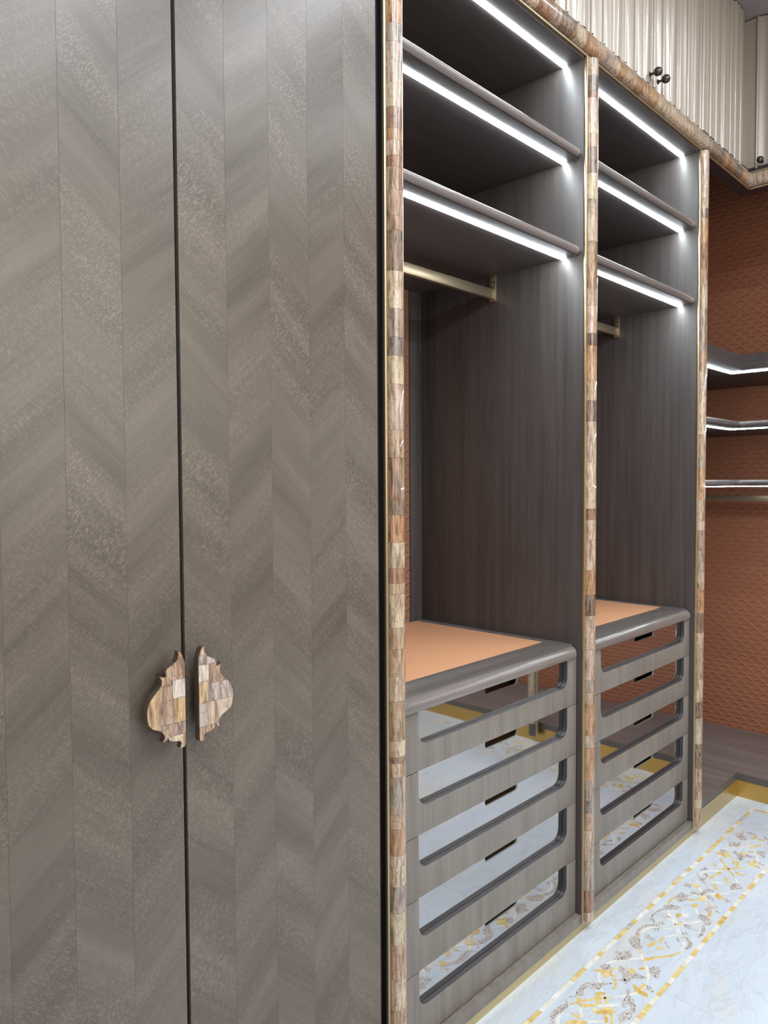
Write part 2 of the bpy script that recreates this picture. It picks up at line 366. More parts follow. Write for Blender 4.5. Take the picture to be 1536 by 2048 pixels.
# ------------------------------------------------------------------ mosaic border pieces (measured on the floor, one repeat is 0.90 m)
def unproj_floor(u, v):
    d = [RC[i][0]*(u-768) + RC[i][1]*(v-1024) + RC[i][2]*1484.1 for i in range(3)]
    t = -CAM.z/d[2]
    return (CAM.x + t*d[0], CAM.y + t*d[1])
Q5 = (1060, 1840, 5.908); Q6 = (1260, 1720, 6.4)
L_, A_, P_ = 'leafshell', 'amber', 'pearl'
PIECES = [
 (Q5,L_,'550,900 545,850 590,790 650,745 740,735 850,745 970,740 970,755 880,775 820,820 740,830 680,790 640,830 630,900'),
 (Q5,L_,'235,1180 240,1120 290,1060 360,1010 440,985 455,1020 400,1080 340,1110 290,1150 285,1200 300,1229 240,1229'),
 (Q5,L_,'410,930 440,970 455,1010 420,970'),(Q5,L_,'450,905 520,900 550,890 545,915 480,915'),
 (Q5,A_,'555,915 605,910 610,1000 560,1000'),(Q5,A_,'580,1000 800,985 800,1020 620,1035'),
 (Q5,A_,'765,870 830,850 890,860 890,880 840,880 830,930 845,990 790,985 765,930'),
 (Q5,A_,'720,1040 760,1045 800,1075 980,1060 1020,1100 880,1105 790,1115 745,1085'),
 (Q5,P_,'800,1000 1050,985 1050,1015 920,1030 800,1030'),(Q5,A_,'820,1045 960,1040 980,1060 840,1070'),
 (Q5,P_,'570,1040 620,1040 630,1150 590,1150'),(Q5,A_,'480,1095 540,1120 600,1120 590,1155 520,1150'),
 (Q5,A_,'420,1215 470,1185 600,1180 660,1200 680,1229 420,1229'),(Q5,A_,'860,1110 905,1110 930,1200 890,1229 880,1170'),
 (Q5,P_,'680,1185 900,1190 900,1210 690,1210'),
 (Q5,L_,'1130,825 1170,825 1180,900 1230,950 1255,1030 1240,1110 1180,1170 1110,1200 1080,1229 1050,1229 1060,1190 1030,1130 1110,1080 1180,1060 1190,1010 1150,985 1120,1000 1130,1040 1095,1030 1085,980 1110,930 1140,890'),
 (Q5,A_,'1210,760 1260,770 1280,820 1390,870 1395,920 1300,880 1240,850'),(Q5,A_,'1280,810 1330,750 1365,760 1350,810 1300,825'),
 (Q5,L_,'1365,770 1420,790 1465,850 1440,860 1380,820'),
 (Q5,L_,'1050,545 1090,545 1150,600 1250,620 1300,650 1380,685 1300,700 1190,690 1160,740 1120,760 1110,700 1090,650 1045,590'),
 (Q5,A_,'1160,570 1210,575 1250,610 1240,640 1170,625'),(Q5,L_,'1030,710 1110,690 1140,720 1100,730'),
 (Q5,A_,'740,590 850,585 930,600 950,650 930,680 880,680 850,630'),
 (Q5,A_,'950,570 1010,570 1020,580 970,600 960,640 1030,670 980,680 940,640'),
 (Q5,L_,'830,540 880,520 940,530 960,570 900,590 840,575'),(Q5,A_,'980,700 1020,700 1030,780 1000,830 975,810 1000,770'),
 (Q5,L_,'985,470 1020,430 1010,370 1080,380 1190,355 1210,430 1160,470 1060,475'),
 (Q5,L_,'1160,230 1190,200 1260,190 1300,230 1330,340 1240,345 1190,300'),
 (Q5,L_,'1240,150 1290,90 1380,55 1450,45 1536,60 1530,85 1440,70 1340,90 1290,140 1280,200 1250,190'),
 (Q5,A_,'1330,470 1400,450 1510,425 1510,455 1400,480 1340,500'),(Q5,P_,'1300,400 1340,400 1345,470 1310,470'),
 (Q5,L_,'1410,570 1470,545 1536,570 1536,650 1500,705 1450,660 1415,620'),(Q5,A_,'1280,570 1350,560 1370,575 1300,590'),
 (Q5,L_,'1350,170 1410,180 1490,240 1430,240 1370,210'),
 (Q6,L_,'280,700 320,660 420,620 440,640 350,670 300,720 320,790 340,820 290,800 260,760'),
 (Q6,L_,'420,610 440,580 520,570 640,590 650,630 560,640 440,640'),
 (Q6,L_,'560,460 600,450 660,410 740,460 740,510 690,530 610,540 600,500'),(Q6,A_,'740,500 860,510 850,525 740,520'),
 (Q6,A_,'860,500 960,440 965,520 930,530'),(Q6,L_,'770,420 840,400 890,410 920,440 880,455 820,440'),
 (Q6,L_,'900,440 940,380 1000,370 1080,390 1080,405 1000,410 950,440 920,455'),
 (Q6,L_,'970,450 1020,450 1060,490 1080,540 1040,510 990,490'),(Q6,A_,'1085,440 1130,430 1190,470 1190,510 1140,510 1100,480'),
 (Q6,L_,'1180,490 1250,510 1300,530 1280,550 1220,530'),(Q6,A_,'770,580 830,560 870,570 860,610 820,610'),
 (Q6,P_,'830,620 860,620 880,690 860,700 830,660'),(Q6,L_,'870,700 940,700 1020,750 1050,790 1020,840 960,830 920,780 880,740'),
 (Q6,L_,'920,840 950,830 970,900 930,970 880,1000 860,990 910,930'),
 (Q6,L_,'950,620 1040,590 1150,600 1110,620 1060,640 1000,690 970,650'),(Q6,L_,'1080,640 1130,660 1165,690 1120,680'),
 (Q6,A_,'590,690 650,690 660,720 620,740 590,730'),(Q6,P_,'660,700 750,675 755,730 670,730'),
 (Q6,L_,'420,720 480,710 520,720 520,740 430,745'),(Q6,P_,'460,750 560,740 620,790 560,790'),
 (Q6,L_,'370,800 420,785 445,825 400,840'),(Q6,P_,'420,870 540,870 640,830 640,850 540,885 430,880'),
 (Q6,L_,'680,830 740,820 800,860 880,910 800,900 720,870'),(Q6,A_,'600,830 650,780 665,800 620,860'),
 (Q6,P_,'570,880 590,880 620,920 600,930'),(Q6,L_,'650,930 700,920 750,940 740,955 670,955'),
 (Q6,L_,'590,1000 620,985 640,1010 630,1050 600,1040'),(Q6,L_,'640,1000 700,980 740,1000 790,1060 760,1060 700,1010'),
 (Q6,L_,'740,1050 790,1060 800,1090 780,1130 720,1152 690,1140 740,1100'),
 (Q6,A_,'210,1080 300,1045 350,1055 330,1085 240,1115'),(Q6,A_,'350,1040 420,980 440,1000 390,1060'),
 (Q6,A_,'330,1110 430,1120 440,1152 360,1150'),(Q6,L_,'440,1060 470,1050 480,1090 520,1130 500,1140 450,1100'),
 (Q6,P_,'450,970 560,960 640,940 640,955 560,975 470,985'),(Q6,L_,'280,880 340,870 380,880 370,905 310,910'),
 (Q6,L_,'850,160 880,180 900,230 960,240 970,190 930,180 980,170 1000,210 960,260 970,320 920,280 870,220'),
 (Q6,L_,'880,130 930,110 970,90 1000,125 940,130'),(Q6,A_,'1020,220 1060,200 1150,150 1180,180 1070,210 1050,250 1010,235'),
 (Q6,A_,'1200,220 1240,240 1280,300 1250,310 1220,260'),(Q6,A_,'1340,150 1380,160 1420,190 1500,190 1420,205 1370,185'),
 (Q6,A_,'1350,10 1400,20 1390,90 1355,90'),(Q6,A_,'780,300 880,320 900,350 820,350'),
 (Q6,L_,'690,320 730,300 790,320 780,350 720,345'),(Q6,L_,'1280,340 1310,305 1370,300 1440,340 1440,370 1350,385 1290,380'),
 (Q6,A_,'1060,310 1100,330 1130,380 1090,380 1060,340'),(Q6,P_,'1010,130 1180,130 1180,145 1010,150'),
 (Q6,P_,'1000,270 1200,290 1200,305 1020,290'),(Q6,A_,'1190,100 1230,90 1250,120 1210,140'),(Q6,A_,'1060,30 1090,40 1110,80 1080,85'),
]
KIND_NAME = {L_: 'inlay_leaf', A_: 'inlay_ribbon', P_: 'inlay_pearl'}
flat = []
for (ox, oy, sc), k, s in PIECES:
    pts = []
    for t in s.split():
        a, b_ = t.split(','); pts.append(unproj_floor(ox+float(a)/sc, oy+float(b_)/sc))
    flat.append((k, pts, sum(p[0] for p in pts)/len(pts)))
def add_inlay(k, pts):
    bm = bmesh.new(); prism(bm, pts, 'z', -0.002, {L_: 0.0006, A_: 0.0009, P_: 0.0005}[k])
    mesh_obj(KIND_NAME[k], bm, M[k], floor)
PER = 0.90
for k, pts, cx in flat: add_inlay(k, pts)
seen = min(f[2] for f in flat); last = max(f[2] for f in flat)
for k, pts, cx in flat:
    nx = cx + PER                      # the repeat that runs on to the corner
    if nx > last and nx < BX1 - 0.02: add_inlay(k, [(x+PER, y) for x, y in pts])
    nx = cx - PER                      # and back towards the tall wardrobe
    if nx < seen and nx > 0.75: add_inlay(k, [(x-PER, y) for x, y in pts])
for k, pts, cx in flat:                # the leg along the right run: same motif turned a quarter
    yy = BY1 - (cx - 1.70)
    if 1.70 < cx < 2.60:
        for rep in range(1):
            add_inlay(k, [(BX0 + (y - BY0), BY1 + 0.10 - (x - 1.70) - rep*PER) for x, y in pts])
def vine(ph, x0, x1, amp):
    mid = (BY0+BY1)/2; a = x0; i = 0
    while a < x1:
        b_ = min(a+0.105, x1); up = []; dn = []
        for q in range(9):
            x = a + (b_-a-0.003)*q/8; t = 2*PI*x/0.45 + ph
            y = mid + amp*math.sin(t); sl = amp*2*PI/0.45*math.cos(t); L = math.hypot(1, sl); wd = 0.0042*(0.45+0.55*math.sin(PI*q/8))
            up.append((x - sl/L*wd, y + wd/L)); dn.append((x + sl/L*wd, y - wd/L))
        bm = bmesh.new(); prism(bm, up + dn[::-1], 'z', -0.002, 0.0003)
        mesh_obj('inlay_vine', bm, M[(P_, A_, P_)[i % 3]], floor)
        a = b_; i += 1
vine(0.4, 0.95, BX1-0.02, 0.066)
vine(0.4+PI, 0.95, BX1-0.02, 0.058)
def dash_run(horizontal, c, a0, a1, wdt=0.013):
    a = a0; r2 = random.Random(int(c*1000))
    i = 0
    while a < a1 - 0.01:
        l = min(r2.uniform(0.03, 0.075), a1-a)
        k = (A_, P_, A_, L_ if r2.random() < 0.15 else P_)[i % 4] if r2.random() < 0.8 else r2.choice((A_, P_))
        bm = bmesh.new(); g = 0.001
        if horizontal: add_box(bm, a+g, a+l-g, c-wdt/2, c+wdt/2, -0.002, 0.0006)
        else: add_box(bm, c-wdt/2, c+wdt/2, a+g, a+l-g, -0.002, 0.0006)
        mesh_obj('border_tile', bm, M[k], floor)
        a += l; i += 1
dash_run(True, BY0-0.0075, 0.9, BX0)
dash_run(True, BY1+0.0075, 0.9, BX1)
dash_run(False, BX0-0.0075, -1.75, BY0-0.015)
dash_run(False, BX1+0.0075, -1.75, BY1+0.015)

# ------------------------------------------------------------------ stone-chip mouldings
PALE, CREAM, TAN, ORG, RED, DKB, GRY, SLT = ((0.52,0.41,0.32),(0.56,0.47,0.33),(0.38,0.26,0.165),(0.42,0.21,0.085),(0.22,0.075,0.035),(0.095,0.052,0.034),(0.29,0.235,0.21),(0.085,0.083,0.092))
PAL = [PALE, PALE, CREAM, TAN, TAN, ORG, RED, DKB, GRY, PALE, CREAM]
HW, BULGE = 0.0205, 0.0235
def prof(t):
    """half-round chip profile, t from -1 to 1 across the moulding: (across, outwards)"""
    a = t*PI/2
    return (HW*math.copysign(abs(math.sin(a))**0.85, math.sin(a)), BULGE*(abs(math.cos(a))**0.6) if abs(t) < 0.999 else 0.0)
def chip(place, a0, a1, t0, t1, parent, col, end_shape=None):
    bm = bmesh.new(); n = max(4, int(14*(t1-t0)/2)); g = 0.00022
    ts = [t0 + (t1-t0)*i/n for i in range(n+1)]
    outl = [prof(t) for t in ts]
    inner = [(outl[-1][0], 0.0), (outl[0][0], 0.0)]
    ring = [p for p in outl] + [q for q in inner if min((q[0]-p[0])**2+(q[1]-p[1])**2 for p in outl) > 1e-9]
    loft(bm, [[place(p[0], p[1], a) for p in ring] for a in (a0+g, a1-g)])
    o = mesh_obj('stone_chip', bm, M['stone'], parent, 50)
    o.color = (*col, 1)
    return o
def vary(c, r2):
    f = r2.uniform(0.85, 1.12)
    return tuple(min(0.9, x*f*r2.uniform(0.95, 1.05)) for x in c)
def run_chips(place, marks, parent, r2, split=0.22):
    """marks: list of (start, end, colour or None)"""
    for a0, a1, col in marks:
        c = vary(col or r2.choice(PAL), r2)
        if r2.random() < split and a1-a0 > 0.03:
            t = r2.uniform(-0.35, 0.45)
            chip(place, a0, a1, -1, t, parent, c); chip(place, a0, a1, t, 1, parent, vary(r2.choice(PAL), r2))
        else:
            chip(place, a0, a1, -1, 1, parent, c)
def auto_marks(a0, a1, r2, lo=0.035, hi=0.11):
    out = []; a = a0
    while a < a1-1e-6:
        l = r2.uniform(lo, hi)
        if a1-a-l < lo: l = a1-a
        out.append((a, a+l, None)); a += l
    return out
ZP0, ZP1 = 0.032, 2.588
Z1 = [2.366,2.319,2.282,2.244,2.198,2.149,2.105,2.081,2.049,2.026,1.979,1.925,1.894,1.81,1.731,1.671,1.632,1.572,1.475,1.416,1.326,1.294,1.235,1.179,1.147,1.123,1.051,1.004,0.945,0.891,0.804,0.769,0.755,0.724,0.643,0.61,0.551,0.527,0.482,0.423,0.353,0.272,0.216,0.205,0.135]
K1 = [ORG,GRY,PALE,PALE,CREAM,RED,ORG,PALE,RED,PALE,TAN,TAN,DKB,CREAM,GRY,SLT,CREAM,PALE,TAN,RED,DKB,ORG,PALE,RED,TAN,CREAM,TAN,TAN,PALE,TAN,PALE,DKB,PALE,GRY,TAN,ORG,PALE,CREAM,GRY,CREAM,TAN,CREAM,CREAM,TAN]
Z2 = [2.585,2.536,2.49,2.473,2.403,2.372,2.333,2.259,2.184,2.173,2.063,1.927,1.877,1.797,1.761,1.66,1.601,1.539,1.419,1.345,1.282,1.249,1.19,1.1,1.026,0.963,0.913,0.861,0.77,0.732,0.695,0.603,0.565,0.466,0.405,0.366,0.312,0.22,0.127,0.061,0.032]
K2 = [PALE,SLT,RED,PALE,CREAM,TAN,DKB,CREAM,GRY,PALE,TAN,TAN,PALE,DKB,ORG,TAN,DKB,PALE,PALE,CREAM,RED,PALE,PALE,ORG,DKB,CREAM,PALE,PALE,GRY,TAN,ORG,PALE,ORG,GRY,SLT,TAN,PALE,GRY,RED,PALE]
def strips(zs, ks):
    return [(zs[i+1], zs[i], ks[i]) for i in range(len(zs)-1)]
def pilaster(x, label, marks, seed, rot=0.0, loc=None):
    r2 = random.Random(seed)
    rt = root('stone_pilaster', (x, 0, 0), label, 'pilaster', None)
    box('backing_board', x-0.0232, x+0.0212, -0.0045, 0.0004, ZP0, ZP1, M['fascia'], rt, 0.0005)
    bm = bmesh.new(); add_box(bm, x-0.031, x-0.0235, -0.008, 0.0004, ZP0-0.006, ZP1, 0.002)
    add_box(bm, x-0.0228, x-0.0209, -0.0055, 0.0, ZP0-0.006, ZP1, 0.0006)
    mesh_obj('gold_trim', bm, M['gold'], rt, 40)
    bm = bmesh.new(); add_box(bm, x+0.0215, x+0.027, -0.0075, 0.0004, ZP0-0.006, ZP1, 0.002)
    mesh_obj('gold_trim', bm, M['gold'], rt, 40)
    run_chips(lambda p, o, a: (x+p, -o, a), marks, rt, r2)
    if loc: rt.location = loc; rt.rotation_euler = (0, 0, rot)
    return rt
r0 = random.Random(3)
m1 = strips(Z1, K1) + auto_marks(Z1[0], ZP1, r0) + auto_marks(ZP0, Z1[-1], r0)
pilaster(1.169, 'stone chip pilaster with brass trims between the tall doors and the open shelves', m1, 11)
pilaster(2.015, 'middle stone chip pilaster between the two open shelf bays with drawers', strips(Z2, K2), 12)
pilaster(2.864, 'slim looking stone chip pilaster beside the terracotta leather corner', auto_marks(ZP0, ZP1, r0, 0.03, 0.1), 13)
pilaster(0.0, 'stone chip pilaster on the side run, nearer the corner', auto_marks(ZP0+0.07, ZP1, r0), 14, -PI/2, (3.298, -0.95, 0))
pilaster(0.0, 'stone chip pilaster on the side run, farther from the corner', auto_marks(ZP0+0.07, ZP1, r0), 15, -PI/2, (3.298, -1.80, 0))

# crown moulding: front run and side run, mitred at the inner corner
CZ0, CZ1 = 2.588, 2.660
CZM = (CZ0+CZ1)/2
CXC = XR + 0.045                      # face of the side run's crown
def crown(place, a0, a1, label, seed):
    r2 = random.Random(seed)
    rt = root('crown_moulding', place(0, 0, a0), label, 'moulding')
    def bar(p0, p1, o0, o1, name, mt):
        bm = bmesh.new()
        loft(bm, [[place(p0, o0, a), place(p1, o0, a), place(p1, o1, a), place(p0, o1, a)] for a in (a0, a1)])
        mesh_obj(name, bm, mt, rt)
    bar(-0.028, 0.028, -0.004, 0.004, 'backing_board', M['fascia'])
    bar(-0.036, -0.0305, -0.0005, 0.006, 'gold_bead', M['gold'])
    bar(0.0305, 0.036, -0.0005, 0.006, 'gold_bead', M['gold'])
    ks = 1.36
    run_chips(lambda p, o, a: place(p*ks, o, a), auto_marks(a0, a1, r2, 0.03, 0.085), rt, r2, 0.3)
    return rt
crown(lambda p, o, a: (a, -o, CZM+p), 0.12, CXC-0.008, 'long stone chip crown moulding running above the wardrobes and shelf bays', 21)
crown(lambda p, o, a: (CXC-o, -a, CZM+p), 0.008, 2.6, 'short stone chip crown moulding turning along the side run from the corner', 22)

# ------------------------------------------------------------------ tall wardrobe with chevron doors
WX0, WX1 = 0.1845, 1.1215
wr = root('tall_wardrobe', (0.65, 0.3, 0), 'tall wardrobe with two chevron lacewood doors and stone chip handles', 'wardrobe')
bm = bmesh.new()
add_box(bm, WX0-0.02, WX0+0.005, 0.026, 0.62, 0.0, 2.585); add_box(bm, WX1-0.005, WX1+0.0165, 0.012, 0.62, 0.0, 2.585)
add_box(bm, WX0+0.005, WX1-0.005, 0.60, 0.62, 0.0, 2.585); add_box(bm, WX0+0.005, WX1-0.005, 0.026, 0.60, 0.0, 0.07); add_box(bm, WX0+0.005, WX1-0.005, 0.026, 0.60, 2.56, 2.585)
mesh_obj('carcass', bm, M['dark'], wr)
def leaf(x0, x1, first):
    d = box('door', x0, x1, 0.002, 0.022, 0.075, 2.582, M['fascia'], wr, 0.0006)
    n = 5; w_ = (x1-x0)/n
    for i in range(n):
        up = (i + first) % 2 == 0
        bm = bmesh.new(); add_box(bm, x0+i*w_+0.00006, x0+(i+1)*w_-0.00006, 0.0, 0.0025, 0.0752, 2.5818, 0.0002, 0, 1)
        mesh_obj('veneer_strip', bm, M['veneer_up' if up else 'veneer_down'], d)
    return d
leaf(WX0, 0.6495, 0)
leaf(0.6565, WX1, 1)
HO = '600,262 612,300 602,345 570,400 520,430 455,468 430,505 440,572 400,572 370,560 345,540 362,575 385,612 375,680 330,740 285,785 240,840 212,895 195,950 188,1005 190,1060 196,1120 205,1170 228,1210 260,1240 300,1260 340,1280 372,1305 390,1330 405,1362 410,1390 403,1420 385,1446 425,1436 448,1402 462,1432 480,1456 520,1472 560,1480 600,1488 620,1500 632,1530 618,1592 655,1590 680,1578 690,1540 688,1200 680,800 672,420 665,350 650,305 630,275'
HO = [tuple(map(float, t.split(','))) for t in HO.split()]
HO = [(min(1.0, (x-188)/500.0), (1592-y)/1330.0) for x, y in HO]     # unit outline, straight edge on the right
HO = [(1.0 if y < 0.93 and x > 0.93 and y > 0.03 else x, y) for x, y in HO]
def clip_poly(pts, x0, x1, z0, z1):
    def cut(p, ins, inter):
        out = []
        for i in range(len(p)):
            a, b_ = p[i-1], p[i]
            if ins(b_):
                if not ins(a): out.append(inter(a, b_))
                out.append(b_)
            elif ins(a): out.append(inter(a, b_))
        return out
    def ix(v): return lambda a, b_: (v, a[1]+(b_[1]-a[1])*(v-a[0])/(b_[0]-a[0]))
    def iz(v): return lambda a, b_: (a[0]+(b_[0]-a[0])*(v-a[1])/(b_[1]-a[1]), v)
    for ins, it in ((lambda p: p[0] >= x0, ix(x0)), (lambda p: p[0] <= x1, ix(x1)), (lambda p: p[1] >= z0, iz(z0)), (lambda p: p[1] <= z1, iz(z1))):
        if not pts: return pts
        pts = cut(pts, ins, it)
    q = []
    for p in pts:
        if not q or (abs(p[0]-q[-1][0]) + abs(p[1]-q[-1][1])) > 1e-6: q.append(p)
    return q
GRYP, WHT, BRN = (0.42,0.38,0.37), (0.66,0.62,0.57), (0.33,0.22,0.16)
CELL_L = [((510,240,700,340),ORG),((510,340,700,635),BRN),((340,240,510,690),TAN),((520,635,700,890),WHT),((540,890,700,1225),(0.55,0.36,0.15)),((345,690,520,1225),BRN),((345,1225,460,1290),BRN),((520,890,540,1225),BRN),((180,690,345,1290),(0.50,0.34,0.17)),((460,1225,700,1400),(0.26,0.16,0.13)),((180,1290,460,1600),TAN),((460,1400,700,1600),CREAM),((180,500,340,690),TAN)]
CELL_R = [((180,240,700,390),PALE),((180,390,700,520),GRYP),((180,520,545,800),BRN),((545,520,700,760),WHT),((560,760,700,1060),(0.55,0.40,0.22)),((180,800,560,1060),GRYP),((545,760,560,800),GRYP),((560,1060,700,1390),(0.38,0.34,0.31)),((180,1060,560,1390),PALE),((180,1390,700,1600),TAN)]
def handle(x0, x1, z0, z1, cells, flip, label):
    xs = lambda u: (x1 - u*(x1-x0)) if flip else (x0 + u*(x1-x0))
    bm = bmesh.new()
    pts = [(xs(a), z0 + b_*(z1-z0)) for a, b_ in HO]
    prism(bm, pts, 'y', -0.0325, -0.0205)
    for zz in (0.28, 0.72):
        cxm = (x0+x1)/2 + (0.008 if not flip else -0.008); add_box(bm, cxm-0.006, cxm+0.006, -0.021, 0.0005, z0+zz*(z1-z0)-0.008, z0+zz*(z1-z0)+0.008, 0.001)
    h = mesh_obj('handle', bm, M['handle_edge'], wr)
    h['label'] = label
    for (a, b_, c, d), col in cells:
        u0, u1 = (a-188)/500.0, (c-188)/500.0; w0, w1 = (1592-d)/1330.0, (1592-b_)/1330.0
        p = clip_poly(HO, u0+0.003, u1-0.003, w0+0.0015, w1-0.0015)
        if len(p) < 3: continue
        p = [(0.5+(a_-0.5)*0.985, 0.5+(b2-0.5)*0.992) for a_, b2 in p]
        bm = bmesh.new(); prism(bm, [(xs(a_), z0+b2*(z1-z0)) for a_, b2 in p], 'y', -0.0345, -0.0320)
        o = mesh_obj('stone_chip', bm, M['stone'], h); o.color = (*col, 1)
M['handle_edge'] = plain('dark_resin_edge', (0.075, 0.05, 0.036), 0.25, 0, 0.5)
handle(0.5675, 0.6355, 0.9335, 1.0925, CELL_L, False, 'stone chip pull on the left door, scalloped edge to the left')
handle(0.6605, 0.7275, 0.9345, 1.0935, CELL_R, True, 'stone chip pull on the right door, scalloped edge to the right')

# ------------------------------------------------------------------ open shelf bays with glass-fronted drawers
def plate_outline(x0, x1, y0, y1, R, d):
    pts = [(x0, y1), (x0, y0+R)]
    for i in range(7):
        a = PI + (PI/2)*i/6; pts.append((x0+R+(R-d)*math.cos(a), y0+R+(R-d)*math.sin(a)))
    for i in range(7):
        a = 1.5*PI + (PI/2)*i/6; pts.append((x1-R+(R-d)*math.cos(a), y0+R+(R-d)*math.sin(a)))
    pts += [(x1, y0+R), (x1, y1)]
    return pts
def nosed_board(name, x0, x1, y0, y1, z0, z1, R, profile, mat, parent):
    bm = bmesh.new()
    loft(bm, [[(x, y, z0+(z1-z0)*h) for x, y in plate_outline(x0, x1, y0, y1, R, d)] for d, h in profile])
    if name == 'shelf':
        bm.normal_update()
        for f in bm.faces:
            f.material_index = 1 if (abs(f.normal.z) < 0.97 and f.calc_center_median().y < y0+R+0.004) else 0
        mat = [mat, M['nosing']]
    return mesh_obj(name, bm, mat, parent, 50)
BULL = [(0.0125*(1-math.cos(math.radians(a))), 0.5+0.5*math.sin(math.radians(a))) for a in (-90, -75, -60, -40, -20, 0, 20, 40, 60, 75, 90)]
BULL = [(0.0125*(1-math.cos(math.radians(a))), 0.5+0.5*math.sin(math.radians(a))) for a in (-90, -75, -60, -40, -20, 0, 20, 40, 60, 75, 90)]
NOSE = [(0.003, 0.0), (0.0, 0.09)] + [(0.020*(1-math.cos(math.radians(a))), 0.30+0.70*math.sin(math.radians(a))) for a in (0, 15, 30, 45, 60, 75, 90)]
DT = [0.838, 0.6965, 0.5455, 0.397, 0.2235]; DB = [0.6985, 0.5475, 0.399, 0.2255, 0.0600]; OB = [0.758, 0.613, 0.466, 0.300, 0.135]
def drawer(parent, x0, x1, ox0, ox1, nx0, nx1, zt, zb, zo):
    R = 0.028
    pts = [(x0, zt), (x0, zb), (x1, zb), (x1, zt), (ox1, zt), (ox1, zo+R)]
    for i in range(1, 8):
        a = -(PI/2)*i/7; pts.append((ox1-R+R*math.cos(a), zo+R+R*math.sin(a)))
    pts += [(ox0+R, zo)]
    for i in range(1, 8):
        a = -PI/2 - (PI/2)*i/7; pts.append((ox0+R+R*math.cos(a), zo+R+R*math.sin(a)))
    pts += [(ox0, zt)]
    bm = bmesh.new(); prism(bm, pts, 'y', 0.014, 0.0275)
    es = [e for e in bm.edges if all(abs(v.co.y-0.014) < 1e-6 for v in e.verts)]
    bmesh.ops.bevel(bm, geom=es, offset=0.0012, segments=2, affect='EDGES', profile=0.5)
    for f in bm.faces:
        c = f.calc_center_median()
        if abs(f.normal.y) < 0.3 and ox0-0.001 < c.x < ox1+0.001 and zo-0.001 < c.z < zt-0.002 and c.y > 0.0158: f.material_index = 1
    d = mesh_obj('drawer', bm, [M['drawer'], M['inner_edge']], parent, 35)
    # glass pane with a finger notch at the top
    gz0, gz1, nd, r = zo-0.012, zt-0.001, 0.0225, 0.009
    g = [(ox0-0.012, gz1), (ox0-0.012, gz0), (ox1+0.012, gz0), (ox1+0.012, gz1), (nx1, gz1)]
    for i in range(6):
        a = -(PI/2)*i/5; g.append((nx1-r+r*math.cos(a), gz1-nd+r+r*math.sin(a)))
    for i in range(6):
        a = -PI/2-(PI/2)*i/5; g.append((nx0+r+r*math.cos(a), gz1-nd+r+r*math.sin(a)))
    g.append((nx0, gz1))
    bm = bmesh.new(); fs = prism(bm, g, 'y', 0.0285, 0.0335)
    fs[0].material_index = 0; fs[1].material_index = 1
    for f in fs[2:]: f.material_index = 2
    mesh_obj('glass_pane', bm, [M['glass'], M['glass_in'], M['glass_edge']], d)
    bm = bmesh.new(); t = 0.012; y0, y1 = 0.0345, 0.55; z0, z1 = zb+0.012, zt-0.012
    add_box(bm, x0+0.012, x0+0.012+t, y0, y1, z0, z1); add_box(bm, x1-0.012-t, x1-0.012, y0, y1, z0, z1)
    add_box(bm, x0+0.012+t, x1-0.012-t, y1-t, y1, z0, z1); add_box(bm, x0+0.012+t, x1-0.012-t, y0, y1-t, z0, z0+t)
    mesh_obj('drawer_box', bm, M['lining'], d)
    box('leather_liner', x0+0.013+t, x1-0.013-t, y0+0.001, y1-0.001-t, z0+t, z0+t+0.002, M['leather_pad'], d, 0)
